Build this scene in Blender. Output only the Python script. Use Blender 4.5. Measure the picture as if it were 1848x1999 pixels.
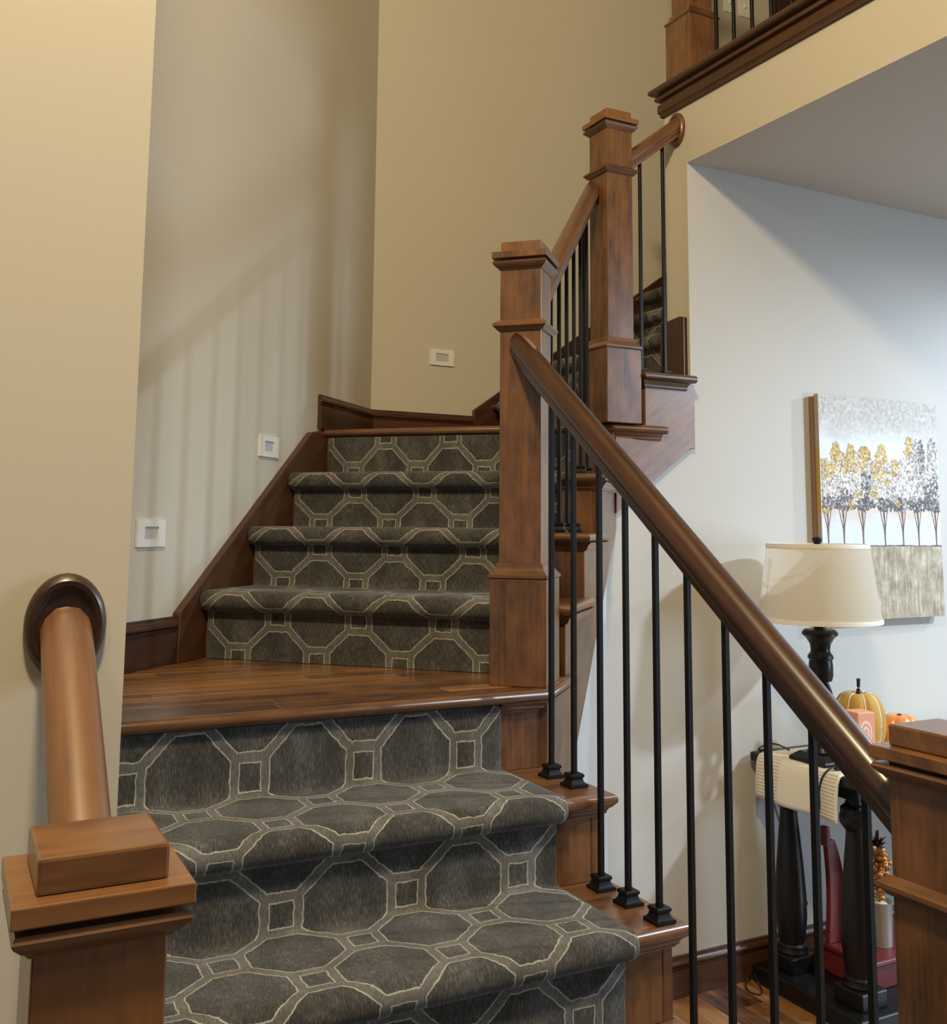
import bpy, math, random
from mathutils import Vector, Matrix
import numpy as np
random.seed(7)
C = bpy.context.scene
COL = C.collection
R2 = math.sqrt(2)
for o in list(bpy.data.objects):
    bpy.data.objects.remove(o)

# ------------------------------------------------------------------ camera
EYE = 1.5                     # eye height above the hall floor
F_PX, CY_PX, YAW, PITCH, ROLL = 1961.8, 800.4, 0.47853, 0.11721, 0.00887
cam_d = bpy.data.cameras.new('camera'); cam = bpy.data.objects.new('camera', cam_d); COL.objects.link(cam)
fw = Vector((math.sin(YAW)*math.cos(PITCH), math.cos(YAW)*math.cos(PITCH), math.sin(PITCH)))
rt = Vector((math.cos(YAW), -math.sin(YAW), 0)); up = rt.cross(fw)
rt2 = math.cos(ROLL)*rt + math.sin(ROLL)*up; up2 = -math.sin(ROLL)*rt + math.cos(ROLL)*up
m = Matrix((rt2, up2, -fw)).transposed().to_4x4(); m.translation = Vector((0, 0, EYE)); cam.matrix_world = m
cam_d.sensor_fit = 'VERTICAL'; cam_d.sensor_height = 36.0
cam_d.lens = 36.0*F_PX/1999.0
cam_d.shift_y = (CY_PX-999.5)/1999.0
cam_d.clip_start = 0.02
C.camera = cam
# ------------------------------------------------------------------ light and exposure
C.view_settings.view_transform = 'Standard'; C.view_settings.look = 'None'
C.view_settings.gamma = 1.0; C.view_settings.use_curve_mapping = False
C.view_settings.exposure = 0.0
W = bpy.data.worlds.new('world'); C.world = W; W.use_nodes = True
W.node_tree.nodes['Background'].inputs[0].default_value = (1.0, 0.93, 0.84, 1)
W.node_tree.nodes['Background'].inputs[1].default_value = 0.10
def lamp(name, loc, power, color, radius=0.1, kind='POINT', target=None, cone=None, blend=0.4, size=None):
    d = bpy.data.lights.new(name, kind); d.energy = power; d.color = color
    if kind in ('POINT', 'SPOT'): d.shadow_soft_size = radius
    if kind == 'SPOT': d.spot_size = math.radians(cone); d.spot_blend = blend
    if kind == 'AREA':
        d.shape = 'RECTANGLE'; d.size, d.size_y = size
    o = bpy.data.objects.new(name, d); COL.objects.link(o); o.location = loc
    if target is not None:
        o.rotation_euler = (Vector(target)-Vector(loc)).to_track_quat('-Z', 'Y').to_euler()
    return o
WARM = (1.0, 0.80, 0.49); COOL = (0.70, 0.84, 1.0)
lamp('foyer_chandelier_light', (0.05, 0.15, 4.05), 350, WARM, 0.15)
lamp('foyer_fill_light', (-1.3, -0.5, 3.7), 40, WARM, 0.15)  # added warm fill for the near wall, not a fixture
lamp('hall_downlight', (4.45, 0.65, 2.79), 400, COOL, 0.07, 'SPOT', (4.3, 0.72, 0), 178, 0.55)
lamp('hall_downlight', (5.3, 1.65, 2.79), 190, COOL, 0.06, 'SPOT', (5.3, 1.65, 0), 174, 0.3)
lamp('hall_window_light', (6.3, -1.2, 1.3), 110, (0.62, 0.80, 1.0), kind='AREA', target=(1.2, 2.4, 1.2), size=(1.2, 1.4))

# ------------------------------------------------------------------ material helpers
def new_mat(name):
    m = bpy.data.materials.new(name); m.use_nodes = True
    nt = m.node_tree; return m, nt, nt.nodes['Principled BSDF']
class N:
    """tiny node helper"""
    def __init__(s, nt): s.nt = nt
    def __call__(s, t, **kw):
        n = s.nt.nodes.new(t)
        for k, v in kw.items(): setattr(n, k, v)
        return n
    def val(s, sock, v):
        if isinstance(v, bpy.types.NodeSocket): s.nt.links.new(v, sock)
        else: sock.default_value = v
    def math(s, op, a, b=None, c=None):
        n = s('ShaderNodeMath', operation=op); s.val(n.inputs[0], a)
        if b is not None: s.val(n.inputs[1], b)
        if c is not None: s.val(n.inputs[2], c)
        return n.outputs[0]
    def noise(s, vec, scale, detail=4, rough=0.55):
        n = s('ShaderNodeTexNoise'); s.val(n.inputs['Vector'], vec); n.inputs['Scale'].default_value = scale
        n.inputs['Detail'].default_value = detail; n.inputs['Roughness'].default_value = rough; return n.outputs[0]
    def mapping(s, vec, scale=(1, 1, 1), loc=(0, 0, 0)):
        n = s('ShaderNodeMapping'); s.val(n.inputs[0], vec); n.inputs['Scale'].default_value = scale
        s.val(n.inputs['Location'], loc); return n.outputs[0]
    def mix(s, f, a, b, typ='MIX'):
        n = s('ShaderNodeMix', data_type='RGBA', blend_type=typ); s.val(n.inputs['Factor'], f)
        for i, v in ((6, a), (7, b)):
            if isinstance(v, tuple): v = (*v[:3], 1)
            s.val(n.inputs[i], v)
        return n.outputs[2]
    def ramp(s, f, stops):
        n = s('ShaderNodeValToRGB'); s.val(n.inputs[0], f); e = n.color_ramp.elements
        while len(e) < len(stops): e.new(0.5)
        for q, (p, c) in zip(e, stops): q.position = p; q.color = (*c, 1)
        return n.outputs[0]
    def bump(s, h, strength, dist=0.002):
        n = s('ShaderNodeBump'); s.val(n.inputs['Height'], h); n.inputs['Strength'].default_value = strength
        n.inputs['Distance'].default_value = dist; return n.outputs[0]
    def uv(s): return s('ShaderNodeTexCoord').outputs['UV']
    def obj(s): return s('ShaderNodeTexCoord').outputs['Object']

def paint(name, col, rough=0.65):
    m, nt, b = new_mat(name); n = N(nt)
    o = n.obj()
    c = n.mix(n.noise(o, 1.3, 2), tuple(x*0.97 for x in col), tuple(min(1, x*1.03) for x in col))
    nt.links.new(c, b.inputs['Base Color']); b.inputs['Roughness'].default_value = rough
    b.inputs['Specular IOR Level'].default_value = 0.25
    nt.links.new(n.bump(n.noise(o, 260, 2), 0.06, 0.001), b.inputs['Normal'])
    return m
def plain(name, col, rough=0.5, metal=0.0, bump=0.0, bscale=80, coat=0.0):
    m, nt, b = new_mat(name); n = N(nt); o = n.obj()
    c = n.mix(n.noise(o, 9, 3), tuple(x*0.88 for x in col), tuple(min(1, x*1.1) for x in col))
    nt.links.new(c, b.inputs['Base Color']); b.inputs['Roughness'].default_value = rough
    b.inputs['Metallic'].default_value = metal; b.inputs['Coat Weight'].default_value = coat
    if bump: nt.links.new(n.bump(n.noise(o, bscale, 3), bump, 0.002), b.inputs['Normal'])
    return m
def wood(name, light, dark, rough=0.34, coat=0.5, streak=1.0, blotch=0.5, tone=0.25):
    """stained wood; grain runs along UV v (metres), tone varies per object"""
    m, nt, b = new_mat(name); n = N(nt)
    inf = n('ShaderNodeObjectInfo'); rnd = inf.outputs['Random']
    off = n('ShaderNodeCombineXYZ'); n.val(off.inputs[0], n.math('MULTIPLY', rnd, 7.0)); n.val(off.inputs[1], n.math('MULTIPLY', rnd, 13.0))
    uv = n.mapping(n.uv(), (1, 1, 1), off.outputs[0])
    g1 = n.noise(n.mapping(uv, (120, 5, 1)), 1.0, 5, 0.6)
    g2 = n.noise(n.mapping(uv, (30, 1.6, 1)), 1.0, 3, 0.5)
    bl = n.noise(n.mapping(uv, (16, 7, 1)), 1.0, 3, 0.6)
    f = n.math('ADD', n.math('MULTIPLY', g1, 0.55*streak), n.math('ADD', n.math('MULTIPLY', g2, 0.5), n.math('MULTIPLY', bl, blotch)))
    f = n.math('SUBTRACT', f, 0.30+0.25*blotch)
    f = n.math('ADD', f, n.math('MULTIPLY', n.math('SUBTRACT', rnd, 0.5), tone))
    c = n.ramp(f, [(0.12, dark), (0.78, light)])
    nt.links.new(c, b.inputs['Base Color'])
    b.inputs['Roughness'].default_value = rough; b.inputs['Coat Weight'].default_value = coat; b.inputs['Coat Roughness'].default_value = 0.28
    nt.links.new(n.bump(g1, 0.05, 0.001), b.inputs['Normal'])
    return m

PAINT = paint('wall_paint_warm_greige', (0.56, 0.52, 0.43))
PAINT_COOL_LIT = paint('wall_paint_cool_lit', (0.53, 0.515, 0.475))  # same wall paint, greyed: cool hall light put into the colour
PAINT_CEIL = paint('ceiling_paint', (0.57, 0.525, 0.46), 0.85)
WOOD = wood('stained_maple', (0.225, 0.098, 0.034), (0.024, 0.0095, 0.004), blotch=1.1)
WOOD_RAIL = wood('stained_maple_rail', (0.150, 0.060, 0.022), (0.034, 0.012, 0.005), 0.28, 0.45, blotch=0.35)
WOOD_PALE = wood('worn_lit_maple_rail', (0.280, 0.140, 0.068), (0.095, 0.040, 0.017), 0.34, 0.4, blotch=0.4)  # worn left rail; on middle and upper rails, overhead light put into colour
WOOD_CAP = wood('stained_maple_cap', (0.290, 0.132, 0.044), (0.085, 0.033, 0.011), 0.34, 0.45, blotch=0.9)
WOOD_ROSE = wood('dark_rosette', (0.050, 0.022, 0.012), (0.022, 0.010, 0.006), 0.36, 0.3)
WOOD_DARK = wood('dark_stained_trim', (0.110, 0.045, 0.019), (0.032, 0.013, 0.006), 0.38, 0.2)
WOOD_TREAD = wood('tread_stain', (0.270, 0.120, 0.045), (0.055, 0.021, 0.008), 0.32, 0.35)
PLANK = wood('hickory_plank', (0.440, 0.205, 0.070), (0.055, 0.021, 0.008), 0.24, 0.5, streak=1.3, tone=0.55)
IRON = plain('satin_black_iron', (0.005, 0.005, 0.006), 0.42, 0.0, 0.05); IRON.node_tree.nodes['Principled BSDF'].inputs['Specular IOR Level'].default_value = 0.28
WHITE = plain('white_plastic', (0.78, 0.77, 0.73), 0.4)
LENS = plain('frosted_lens', (0.50, 0.51, 0.51), 0.3)
BLACKW = plain('black_painted_wood', (0.006, 0.0055, 0.0055), 0.36, 0.0, 0.05, 40, 0.05); BLACKW.node_tree.nodes['Principled BSDF'].inputs['Specular IOR Level'].default_value = 0.3
CORD = plain('black_cord', (0.008, 0.008, 0.009), 0.45)
RED = plain('red_painted_wood', (0.14, 0.015, 0.013), 0.4)
GALV = plain('galvanised_metal', (0.42, 0.42, 0.40), 0.42, 0.55, 0.06, 30)
GOLD = plain('gold_berry', (0.55, 0.27, 0.09), 0.22, 0.55)
LEAF = plain('dark_leaf', (0.05, 0.028, 0.02), 0.5)
STEM = plain('pumpkin_stem', (0.03, 0.022, 0.018), 0.6)
CREAM = plain('cream_cord', (0.80, 0.76, 0.66), 0.7)
WAX = plain('cream_filler', (0.85, 0.80, 0.58), 0.6)
DOOR = wood('dark_door', (0.060, 0.024, 0.012), (0.022, 0.009, 0.005), 0.4, 0.2)

def carpet_mat():
    m, nt, b = new_mat('trellis_carpet'); n = N(nt); uv = n.uv()
    wob = n('ShaderNodeVectorMath', operation='SCALE'); n2 = n('ShaderNodeTexNoise'); n.val(n2.inputs['Vector'], uv); n2.inputs['Scale'].default_value = 55
    sub = n('ShaderNodeVectorMath', operation='SUBTRACT'); nt.links.new(n2.outputs['Color'], sub.inputs[0]); sub.inputs[1].default_value = (0.5, 0.5, 0.5)
    nt.links.new(sub.outputs[0], wob.inputs[0]); wob.inputs['Scale'].default_value = 0.0075
    add = n('ShaderNodeVectorMath', operation='ADD'); nt.links.new(uv, add.inputs[0]); nt.links.new(wob.outputs[0], add.inputs[1])
    sp = n('ShaderNodeSeparateXYZ'); nt.links.new(add.outputs[0], sp.inputs[0])
    PX, PY, s, bw, ew = 0.1215, 0.114, 0.031, 0.0088, 0.0014
    ax = n.math('PINGPONG', sp.outputs[0], PX); ay = n.math('PINGPONG', sp.outputs[1], PY)
    cA = n.math('MAXIMUM', ax, ay); cB = n.math('MAXIMUM', n.math('SUBTRACT', PX, ax), n.math('SUBTRACT', PY, ay))
    dA = n.math('ABSOLUTE', n.math('SUBTRACT', cA, s)); dB = n.math('ABSOLUTE', n.math('SUBTRACT', cB, s))
    ex, ey = PX-2*s, PY-2*s; L2 = ex*ex+ey*ey
    qx = n.math('SUBTRACT', ax, s); qy = n.math('SUBTRACT', ay, s)
    t = n.math('DIVIDE', n.math('ADD', n.math('MULTIPLY', qx, ex), n.math('MULTIPLY', qy, ey)), L2)
    t = n.math('MINIMUM', n.math('MAXIMUM', t, 0.0), 1.0)
    rx = n.math('SUBTRACT', qx, n.math('MULTIPLY', t, ex)); ry = n.math('SUBTRACT', qy, n.math('MULTIPLY', t, ey))
    dS = n.math('SQRT', n.math('ADD', n.math('MULTIPLY', rx, rx), n.math('MULTIPLY', ry, ry)))
    # inside a small square the diagonal does not count: widen it there
    d = n.math('MINIMUM', n.math('MINIMUM', dA, dB), dS)
    band = n.math('LESS_THAN', d, bw)
    edge = n.math('LESS_THAN', n.math('ABSOLUTE', n.math('SUBTRACT', d, bw)), n.math('MULTIPLY', n.math('ADD', 0.45, n.noise(uv, 240, 2)), ew))
    pile = n.noise(n.mapping(uv, (330, 75, 1)), 1.0, 4, 0.75)
    brush = n.noise(n.mapping(uv, (14, 6, 1)), 1.0, 4, 0.65)
    fv = n.math('ADD', n.math('MULTIPLY', n.math('SUBTRACT', pile, 0.5), 1.5), n.math('ADD', n.math('MULTIPLY', n.math('SUBTRACT', brush, 0.5), 0.9), 0.5))
    fld = n.ramp(fv, [(0.0, (0.011, 0.011, 0.010)), (0.5, (0.060, 0.057, 0.052)), (1.0, (0.190, 0.182, 0.168))])
    bnd = n.ramp(fv, [(0.0, (0.046, 0.043, 0.037)), (0.5, (0.130, 0.123, 0.108)), (1.0, (0.245, 0.234, 0.208))])
    ln = n.mix(pile, (0.17, 0.16, 0.13), (0.56, 0.54, 0.46))
    c = n.mix(edge, n.mix(band, fld, bnd), ln)
    nt.links.new(c, b.inputs['Base Color']); b.inputs['Roughness'].default_value = 0.95
    b.inputs['Specular IOR Level'].default_value = 0.1
    b.inputs['Sheen Weight'].default_value = 0.25; b.inputs['Sheen Roughness'].default_value = 0.5
    b.inputs['Sheen Tint'].default_value = (0.75, 0.72, 0.66, 1)
    h = n.math('ADD', n.math('MULTIPLY', pile, 0.6), n.math('MULTIPLY', edge, 0.5))
    nt.links.new(n.bump(h, 0.55, 0.003), b.inputs['Normal'])
    return m
CARPET = carpet_mat()

def linen_mat():
    m, nt, b = new_mat('linen_shade'); n = N(nt); uv = n.uv()
    th = n.math('ADD', n.math('MULTIPLY', n.noise(n.mapping(uv, (900, 30, 1)), 1, 2), 0.5), n.math('MULTIPLY', n.noise(n.mapping(uv, (30, 900, 1)), 1, 2), 0.5))
    nt.links.new(n.mix(th, (0.60, 0.53, 0.40), (0.82, 0.76, 0.64)), b.inputs['Base Color']); b.inputs['Roughness'].default_value = 0.85
    nt.links.new(n.bump(th, 0.2, 0.001), b.inputs['Normal'])
    tr = n('ShaderNodeBsdfTranslucent'); tr.inputs[0].default_value = (0.80, 0.74, 0.62, 1)
    mx = n('ShaderNodeMixShader'); mx.inputs[0].default_value = 0.45; nt.links.new(b.outputs[0], mx.inputs[1]); nt.links.new(tr.outputs[0], mx.inputs[2])
    nt.links.new(mx.outputs[0], nt.nodes['Material Output'].inputs[0]); return m
LINEN = linen_mat()
def runner_mat():
    m, nt, b = new_mat('woven_runner'); n = N(nt); sp = n('ShaderNodeSeparateXYZ'); nt.links.new(n.uv(), sp.inputs[0])
    u, v = sp.outputs[0], sp.outputs[1]
    # open-work bands near the two long edges: short dashes in rows
    du = n.math('ABSOLUTE', u)
    inband = n.math('MULTIPLY', n.math('GREATER_THAN', du, 0.072), n.math('LESS_THAN', du, 0.168))
    row = n.math('LESS_THAN', n.math('PINGPONG', v, 0.0055), 0.0020)
    dash = n.math('GREATER_THAN', n.math('PINGPONG', n.math('ADD', u, n.math('MULTIPLY', n.math('FLOOR', n.math('DIVIDE', v, 0.011)), 0.004)), 0.0045), 0.0014)
    hole = n.math('MULTIPLY', inband, n.math('MULTIPLY', row, dash))
    w = n.noise(n.mapping(n.uv(), (700, 700, 1)), 1, 2)
    c = n.mix(hole, n.mix(w, (0.66, 0.60, 0.48), (0.80, 0.75, 0.64)), (0.36, 0.30, 0.18))
    nt.links.new(c, b.inputs['Base Color']); b.inputs['Roughness'].default_value = 0.9
    nt.links.new(n.bump(n.math('SUBTRACT', w, hole), 0.25, 0.001), b.inputs['Normal']); return m
RUNNER = runner_mat()

# ------------------------------------------------------------------ mesh helpers
class M:
    def __init__(s): s.v = []; s.f = []; s.uv = {}
    def add(s, vs, fs, uvs=None):
        b = len(s.v); s.v += [tuple(p) for p in vs]
        for i, f in enumerate(fs):
            if uvs is not None: s.uv[len(s.f)] = uvs[i]
            s.f.append([b+j for j in f])
    def box(s, x0, x1, y0, y1, z0, z1):
        s.prism([(x0, y0), (x1, y0), (x1, y1), (x0, y1)], z0, z1)
    def prism(s, poly, z0, z1):
        a = sum(poly[i][0]*poly[(i+1) % len(poly)][1]-poly[(i+1) % len(poly)][0]*poly[i][1] for i in range(len(poly)))
        if a < 0: poly = poly[::-1]
        n = len(poly)
        s.add([(x, y, z0) for x, y in poly]+[(x, y, z1) for x, y in poly],
              [list(range(n))[::-1], list(range(n, 2*n))]+[[i, (i+1) % n, n+(i+1) % n, n+i] for i in range(n)])
    def extrude(s, pts, d):
        """planar polygon (3D points) pushed by vector d"""
        n = len(pts); p = [Vector(q) for q in pts]; d = Vector(d)
        nrm = sum(((p[i]-p[0]).cross(p[(i+1) % n]-p[0]) for i in range(1, n-1)), Vector())
        if nrm.dot(d) > 0: p = p[::-1]
        s.add(p+[q+d for q in p], [list(range(n)), list(range(n, 2*n))[::-1]]+[[i, n+i, n+(i+1) % n, (i+1) % n] for i in range(n)])
    def obox(s, c, ax, ay, hx, hy, z0, z1):
        """box with horizontal axes ax, ay around centre c"""
        c = Vector((c[0], c[1])); ax = Vector(ax).normalized(); ay = Vector(ay).normalized()
        s.prism([tuple(c+ax*i*hx+ay*j*hy) for i, j in ((-1, -1), (1, -1), (1, 1), (-1, 1))], z0, z1)
    def moulding(s, path, prof, closed=False):
        """horizontal path of (x,y), profile of (out,z); 'out' is to the right of travel, corners mitred"""
        P = [Vector(p) for p in path]; n = len(P); ring = []
        for i in range(n):
            dirs = []
            if closed or i > 0: dirs.append((P[i]-P[i-1]).normalized())
            if closed or i < n-1: dirs.append((P[(i+1) % n]-P[i]).normalized())
            nr = [Vector((d.y, -d.x)) for d in dirs]
            if len(nr) == 1: o = nr[0]
            else:
                o = (nr[0]+nr[1]); o = o/max(o.length_squared/2.0, 1e-6)
            ring.append([(P[i].x+o.x*a, P[i].y+o.y*a, z) for a, z in prof])
        k = len(prof); vs = [q for r in ring for q in r]; fs = []; uvs = []
        seg = range(n if closed else n-1); L = 0
        per = [0]
        for j in range(k): per.append(per[-1]+math.dist(prof[j], prof[(j+1) % k]))
        for i in seg:
            j2 = (i+1) % n; d = (P[j2]-P[i]).length
            for j in range(k):
                jn = (j+1) % k
                fs.append([i*k+j, j2*k+j, j2*k+jn, i*k+jn]); uvs.append([(per[j], L), (per[j], L+d), (per[j+1], L+d), (per[j+1], L)])
            L += d
        if not closed:
            fs.append(list(range(k))); uvs.append([(a, z) for a, z in prof])
            fs.append([(n-1)*k+j for j in range(k)][::-1]); uvs.append([(a, z) for a, z in prof][::-1])
        s.add(vs, fs, uvs)
    def lathe(s, c, prof, n=28, axis='z', sx=1.0, sy=1.0):
        vs = []; fs = []; k = len(prof)
        for i in range(n):
            a = 2*math.pi*i/n; ca, sa = math.cos(a)*sx, math.sin(a)*sy
            for r, h in prof:
                if axis == 'z': vs.append((c[0]+r*ca, c[1]+r*sa, c[2]+h))
                elif axis == 'y': vs.append((c[0]+r*ca, c[1]+h, c[2]+r*sa))
                else: vs.append((c[0]+h, c[1]+r*ca, c[2]+r*sa))
        for i in range(n):
            for j in range(k-1):
                fs.append([i*k+j, ((i+1) % n)*k+j, ((i+1) % n)*k+j+1, i*k+j+1])
        if prof[0][0] > 1e-5: fs.append([i*k for i in range(n)][::-1])
        if prof[-1][0] > 1e-5: fs.append([i*k+k-1 for i in range(n)])
        s.add(vs, fs)
    def tube(s, path, r, n=8):
        P = [Vector(p) for p in path]; rings = []
        up0 = Vector((0, 0, 1))
        for i, p in enumerate(P):
            t = (P[min(i+1, len(P)-1)]-P[max(i-1, 0)]).normalized()
            a = t.cross(up0)
            if a.length < 0.05: a = t.cross(Vector((1, 0, 0)))
            a.normalize(); b = t.cross(a)
            rr = r[i] if isinstance(r, (list, tuple)) else r
            rings.append([p+a*math.cos(2*math.pi*k/n)*rr+b*math.sin(2*math.pi*k/n)*rr for k in range(n)])
        vs = [q for g in rings for q in g]; fs = []
        for i in range(len(P)-1):
            for k in range(n): fs.append([i*n+k, i*n+(k+1) % n, (i+1)*n+(k+1) % n, (i+1)*n+k])
        fs.append(list(range(n))[::-1]); fs.append([(len(P)-1)*n+k for k in range(n)])
        s.add(vs, fs)
    def sphere(s, c, r, n=10, m=6, squash=1.0):
        s.lathe(c, [(r*math.sin(math.pi*j/m) if 0 < j < m else 0.00001, -r*squash*math.cos(math.pi*j/m)) for j in range(m+1)], n)
    def sweep(s, p0, p1, side, prof):
        """rail with plumb-cut ends; prof (across, up) in the plane square to the rail"""
        p0, p1, side = Vector(p0), Vector(p1), Vector(side).normalized()
        d = p1-p0; hor = Vector((d.x, d.y, 0)).length; kz = d.length/hor
        k = len(prof); vs = []; fs = []; uvs = []
        for p in (p0, p1):
            vs += [p+side*a+Vector((0, 0, 1))*b*kz for a, b in prof]
        per = [0]
        for j in range(k): per.append(per[-1]+math.dist(prof[j], prof[(j+1) % k]))
        for j in range(k):
            jn = (j+1) % k
            fs.append([j, k+j, k+jn, jn]); uvs.append([(per[j], 0), (per[j], d.length), (per[j+1], d.length), (per[j+1], 0)])
        fs.append(list(range(k))[::-1]); uvs.append([(a, b) for a, b in prof][::-1])
        fs.append([k+j for j in range(k)]); uvs.append([(a, b) for a, b in prof])
        s.add(vs, fs, uvs)
    def build(s, name, mat, parent=None, grain=(0, 0, 1), bevel=0.0, smooth=None, segs=2, kind=None, label=None):
        me = bpy.data.meshes.new(name)
        off = Vector((0, 0, 0)); q = parent
        while q is not None: off += Vector(q.location); q = q.parent
        if parent is not None: vs = [tuple(Vector(p)-off) for p in s.v]; loc = (0, 0, 0)
        else:
            a = np.array(s.v); loc = Vector(((a[:, 0].min()+a[:, 0].max())/2, (a[:, 1].min()+a[:, 1].max())/2, a[:, 2].min()))
            vs = [tuple(Vector(p)-loc) for p in s.v]
        me.from_pydata(vs, [], s.f); me.update()
        if smooth is None or smooth:      # fix winding
            import bmesh
            bm = bmesh.new(); bm.from_mesh(me); bmesh.ops.recalc_face_normals(bm, faces=bm.faces)
            if not s.uv: bm.to_mesh(me)
            bm.free()
        g = Vector((*grain, 0)[:3]).normalized(); lay = me.uv_layers.new(name='UVMap')
        for p in me.polygons:
            cu = s.uv.get(p.index)
            nrm = p.normal; t = nrm.cross(g); w = g
            if t.length < 0.3:
                t = nrm.cross(Vector((0.3, 0.5, 0.8))).normalized(); w = nrm.cross(t)
            else: t.normalize()
            for li, vi in zip(p.loop_indices, p.vertices):
                if cu is not None: lay.data[li].uv = cu[list(s.f[p.index]).index(vi)]
                else:
                    co = Vector(s.v[vi]); lay.data[li].uv = (co.dot(t), co.dot(w))
        if s.uv:
            import bmesh
            bm = bmesh.new(); bm.from_mesh(me); bmesh.ops.recalc_face_normals(bm, faces=bm.faces); bm.to_mesh(me); bm.free()
        if smooth:
            for p in me.polygons: p.use_smooth = True
            me.set_sharp_from_angle(angle=math.radians(smooth))
        me.materials.append(mat)
        o = bpy.data.objects.new(name, me); COL.objects.link(o); o.location = loc
        if parent is not None: o.parent = parent
        if bevel:
            b = o.modifiers.new('bevel', 'BEVEL'); b.width = bevel; b.segments = segs; b.limit_method = 'ANGLE'; b.angle_limit = math.radians(40)
        if kind: o['kind'] = kind
        if label: o['label'] = label
        return o
def thing(name, loc, label, cat, group=None):
    o = bpy.data.objects.new(name, None); COL.objects.link(o); o.location = loc; o.empty_display_size = 0.1
    o['label'] = label; o['category'] = cat
    if group: o['group'] = group
    return o
def tag(o, label, cat, group=None):
    o['label'] = label; o['category'] = cat
    if group: o['group'] = group
    return o
def setting(name, loc=(0, 0, 0)):
    o = bpy.data.objects.new(name, None); COL.objects.link(o); o.location = loc; o.empty_display_size = 0.1; o['kind'] = 'structure'; return o
def uw(u, w): return ((u+w)/R2, (u-w)/R2)
DU = (1/R2, 1/R2); DW = (1/R2, -1/R2)

# ------------------------------------------------------------------ key dimensions (metres, hall floor = 0, eye = 1.5 above it)
H = 0.18
L1 = EYE-0.37                # lower landing
L2 = L1+4*H                  # upper landing
UF = EYE+1.645               # upper floor
SOF = EYE+1.318              # hall ceiling under the balcony
XR = 2.288                   # open end of the hall wall / balcony fascia
YW = 2.755                   # hall wall
YB = 3.787                   # back wall
WA = -1.62                   # angled wall plane (w)
TOP = 5.4

# ------------------------------------------------------------------ shell
b = M(); b.prism([(-2.6, 1.296), (0.20, 1.296), (0.20, 2.491), (0.02, 2.491), (0.02, 1.42), (-2.6, 1.42)], 0, TOP); b.build('wall_left', PAINT, kind='structure')
b = M(); p = [uw(1.909, WA), uw(3.733, WA), uw(3.733, WA-0.12), uw(1.78, WA-0.12)]; b.prism(p, 0, TOP); b.build('wall_angled', PAINT, kind='structure')
b = M(); b.box(1.494, 6.4, YB, YB+0.12, 0, TOP); b.build('wall_back', PAINT, kind='structure')
b = M(); b.box(XR+0.003, 6.4, YW, YW+0.125, 0, SOF+0.002); b.extrude([(1.925, YW, 0), (XR, YW, 0), (XR, YW, EYE+0.29), (2.26, YW, EYE+0.29), (1.96, YW, EYE+0.07), (1.925, YW, EYE+0.04)], (0, 0.06, 0))
b.build('wall_right', PAINT_COOL_LIT, kind='structure')
b = M(); b.box(XR, XR+0.10, -1.6, YW+0.125, SOF+0.012, EYE+1.60); b.box(XR, XR+0.003, -1.6, YW+0.125, SOF, SOF+0.012); b.box(XR, XR+0.003, YW, YW+0.125, 0, SOF); b.build('wall_balcony', PAINT, kind='structure')
b = M(); b.box(XR+0.003, 6.4, -1.6, YW, SOF, SOF+0.011); b.box(XR+0.10, 6.4, -1.6, YW, SOF+0.011, SOF+0.05); b.build('ceiling', PAINT_CEIL, kind='structure')
b = M(); b.box(XR+0.10, 6.4, -1.6, YW+0.125, SOF+0.06, UF-0.012); b.box(3.62, 6.4, YW+0.125, YB, SOF+0.10, UF-0.012); b.build('floor_upper', PLANK, kind='structure')
b = M(); b.box(-2.6, 6.4, -1.6, YB, TOP, TOP+0.1); b.build('ceiling_foyer', PAINT_CEIL, kind='structure')
# wall below the middle flight
b = M(); pts = [uw(u, -0.587) for u in (3.316, 2.33)]
b.extrude([(*pts[0], 0), (*pts[1], 0), (*pts[1], 0.80), (*pts[0], 1.58)], (-0.03/R2, 0.03/R2, 0)); b.extrude([(1.2385, 1.00, 0), (1.2385, 2.09, 0), (1.2385, 2.09, 0.80), (1.2385, 1.93, 0.72)], (-0.03, 0, 0)); b.build('wall_stair', PAINT_COOL_LIT, kind='structure')
# hall floor of planks
fl = M(); fl.box(-2.6, 6.4, -1.6, YB, -0.06, -0.014); fl = fl.build('floor', WOOD_DARK, kind='structure')
rng = random.Random(3); x = 1.34; pw = 0.083
while x < 3.6:
    y = -0.4-rng.random()*1.0
    while y < YW:
        l = 0.7+rng.random()*0.9; y1 = min(y+l, YW)
        if y1-y > 0.03:
            q = M(); q.box(x+0.0005, x+pw-0.0005, y+0.0005, y1-0.0005, -0.014, rng.uniform(-0.0006, 0.0)); q.build('plank', PLANK, fl, (0, 1, 0), 0.0012, segs=1)
        y = y1
    x += pw

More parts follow.
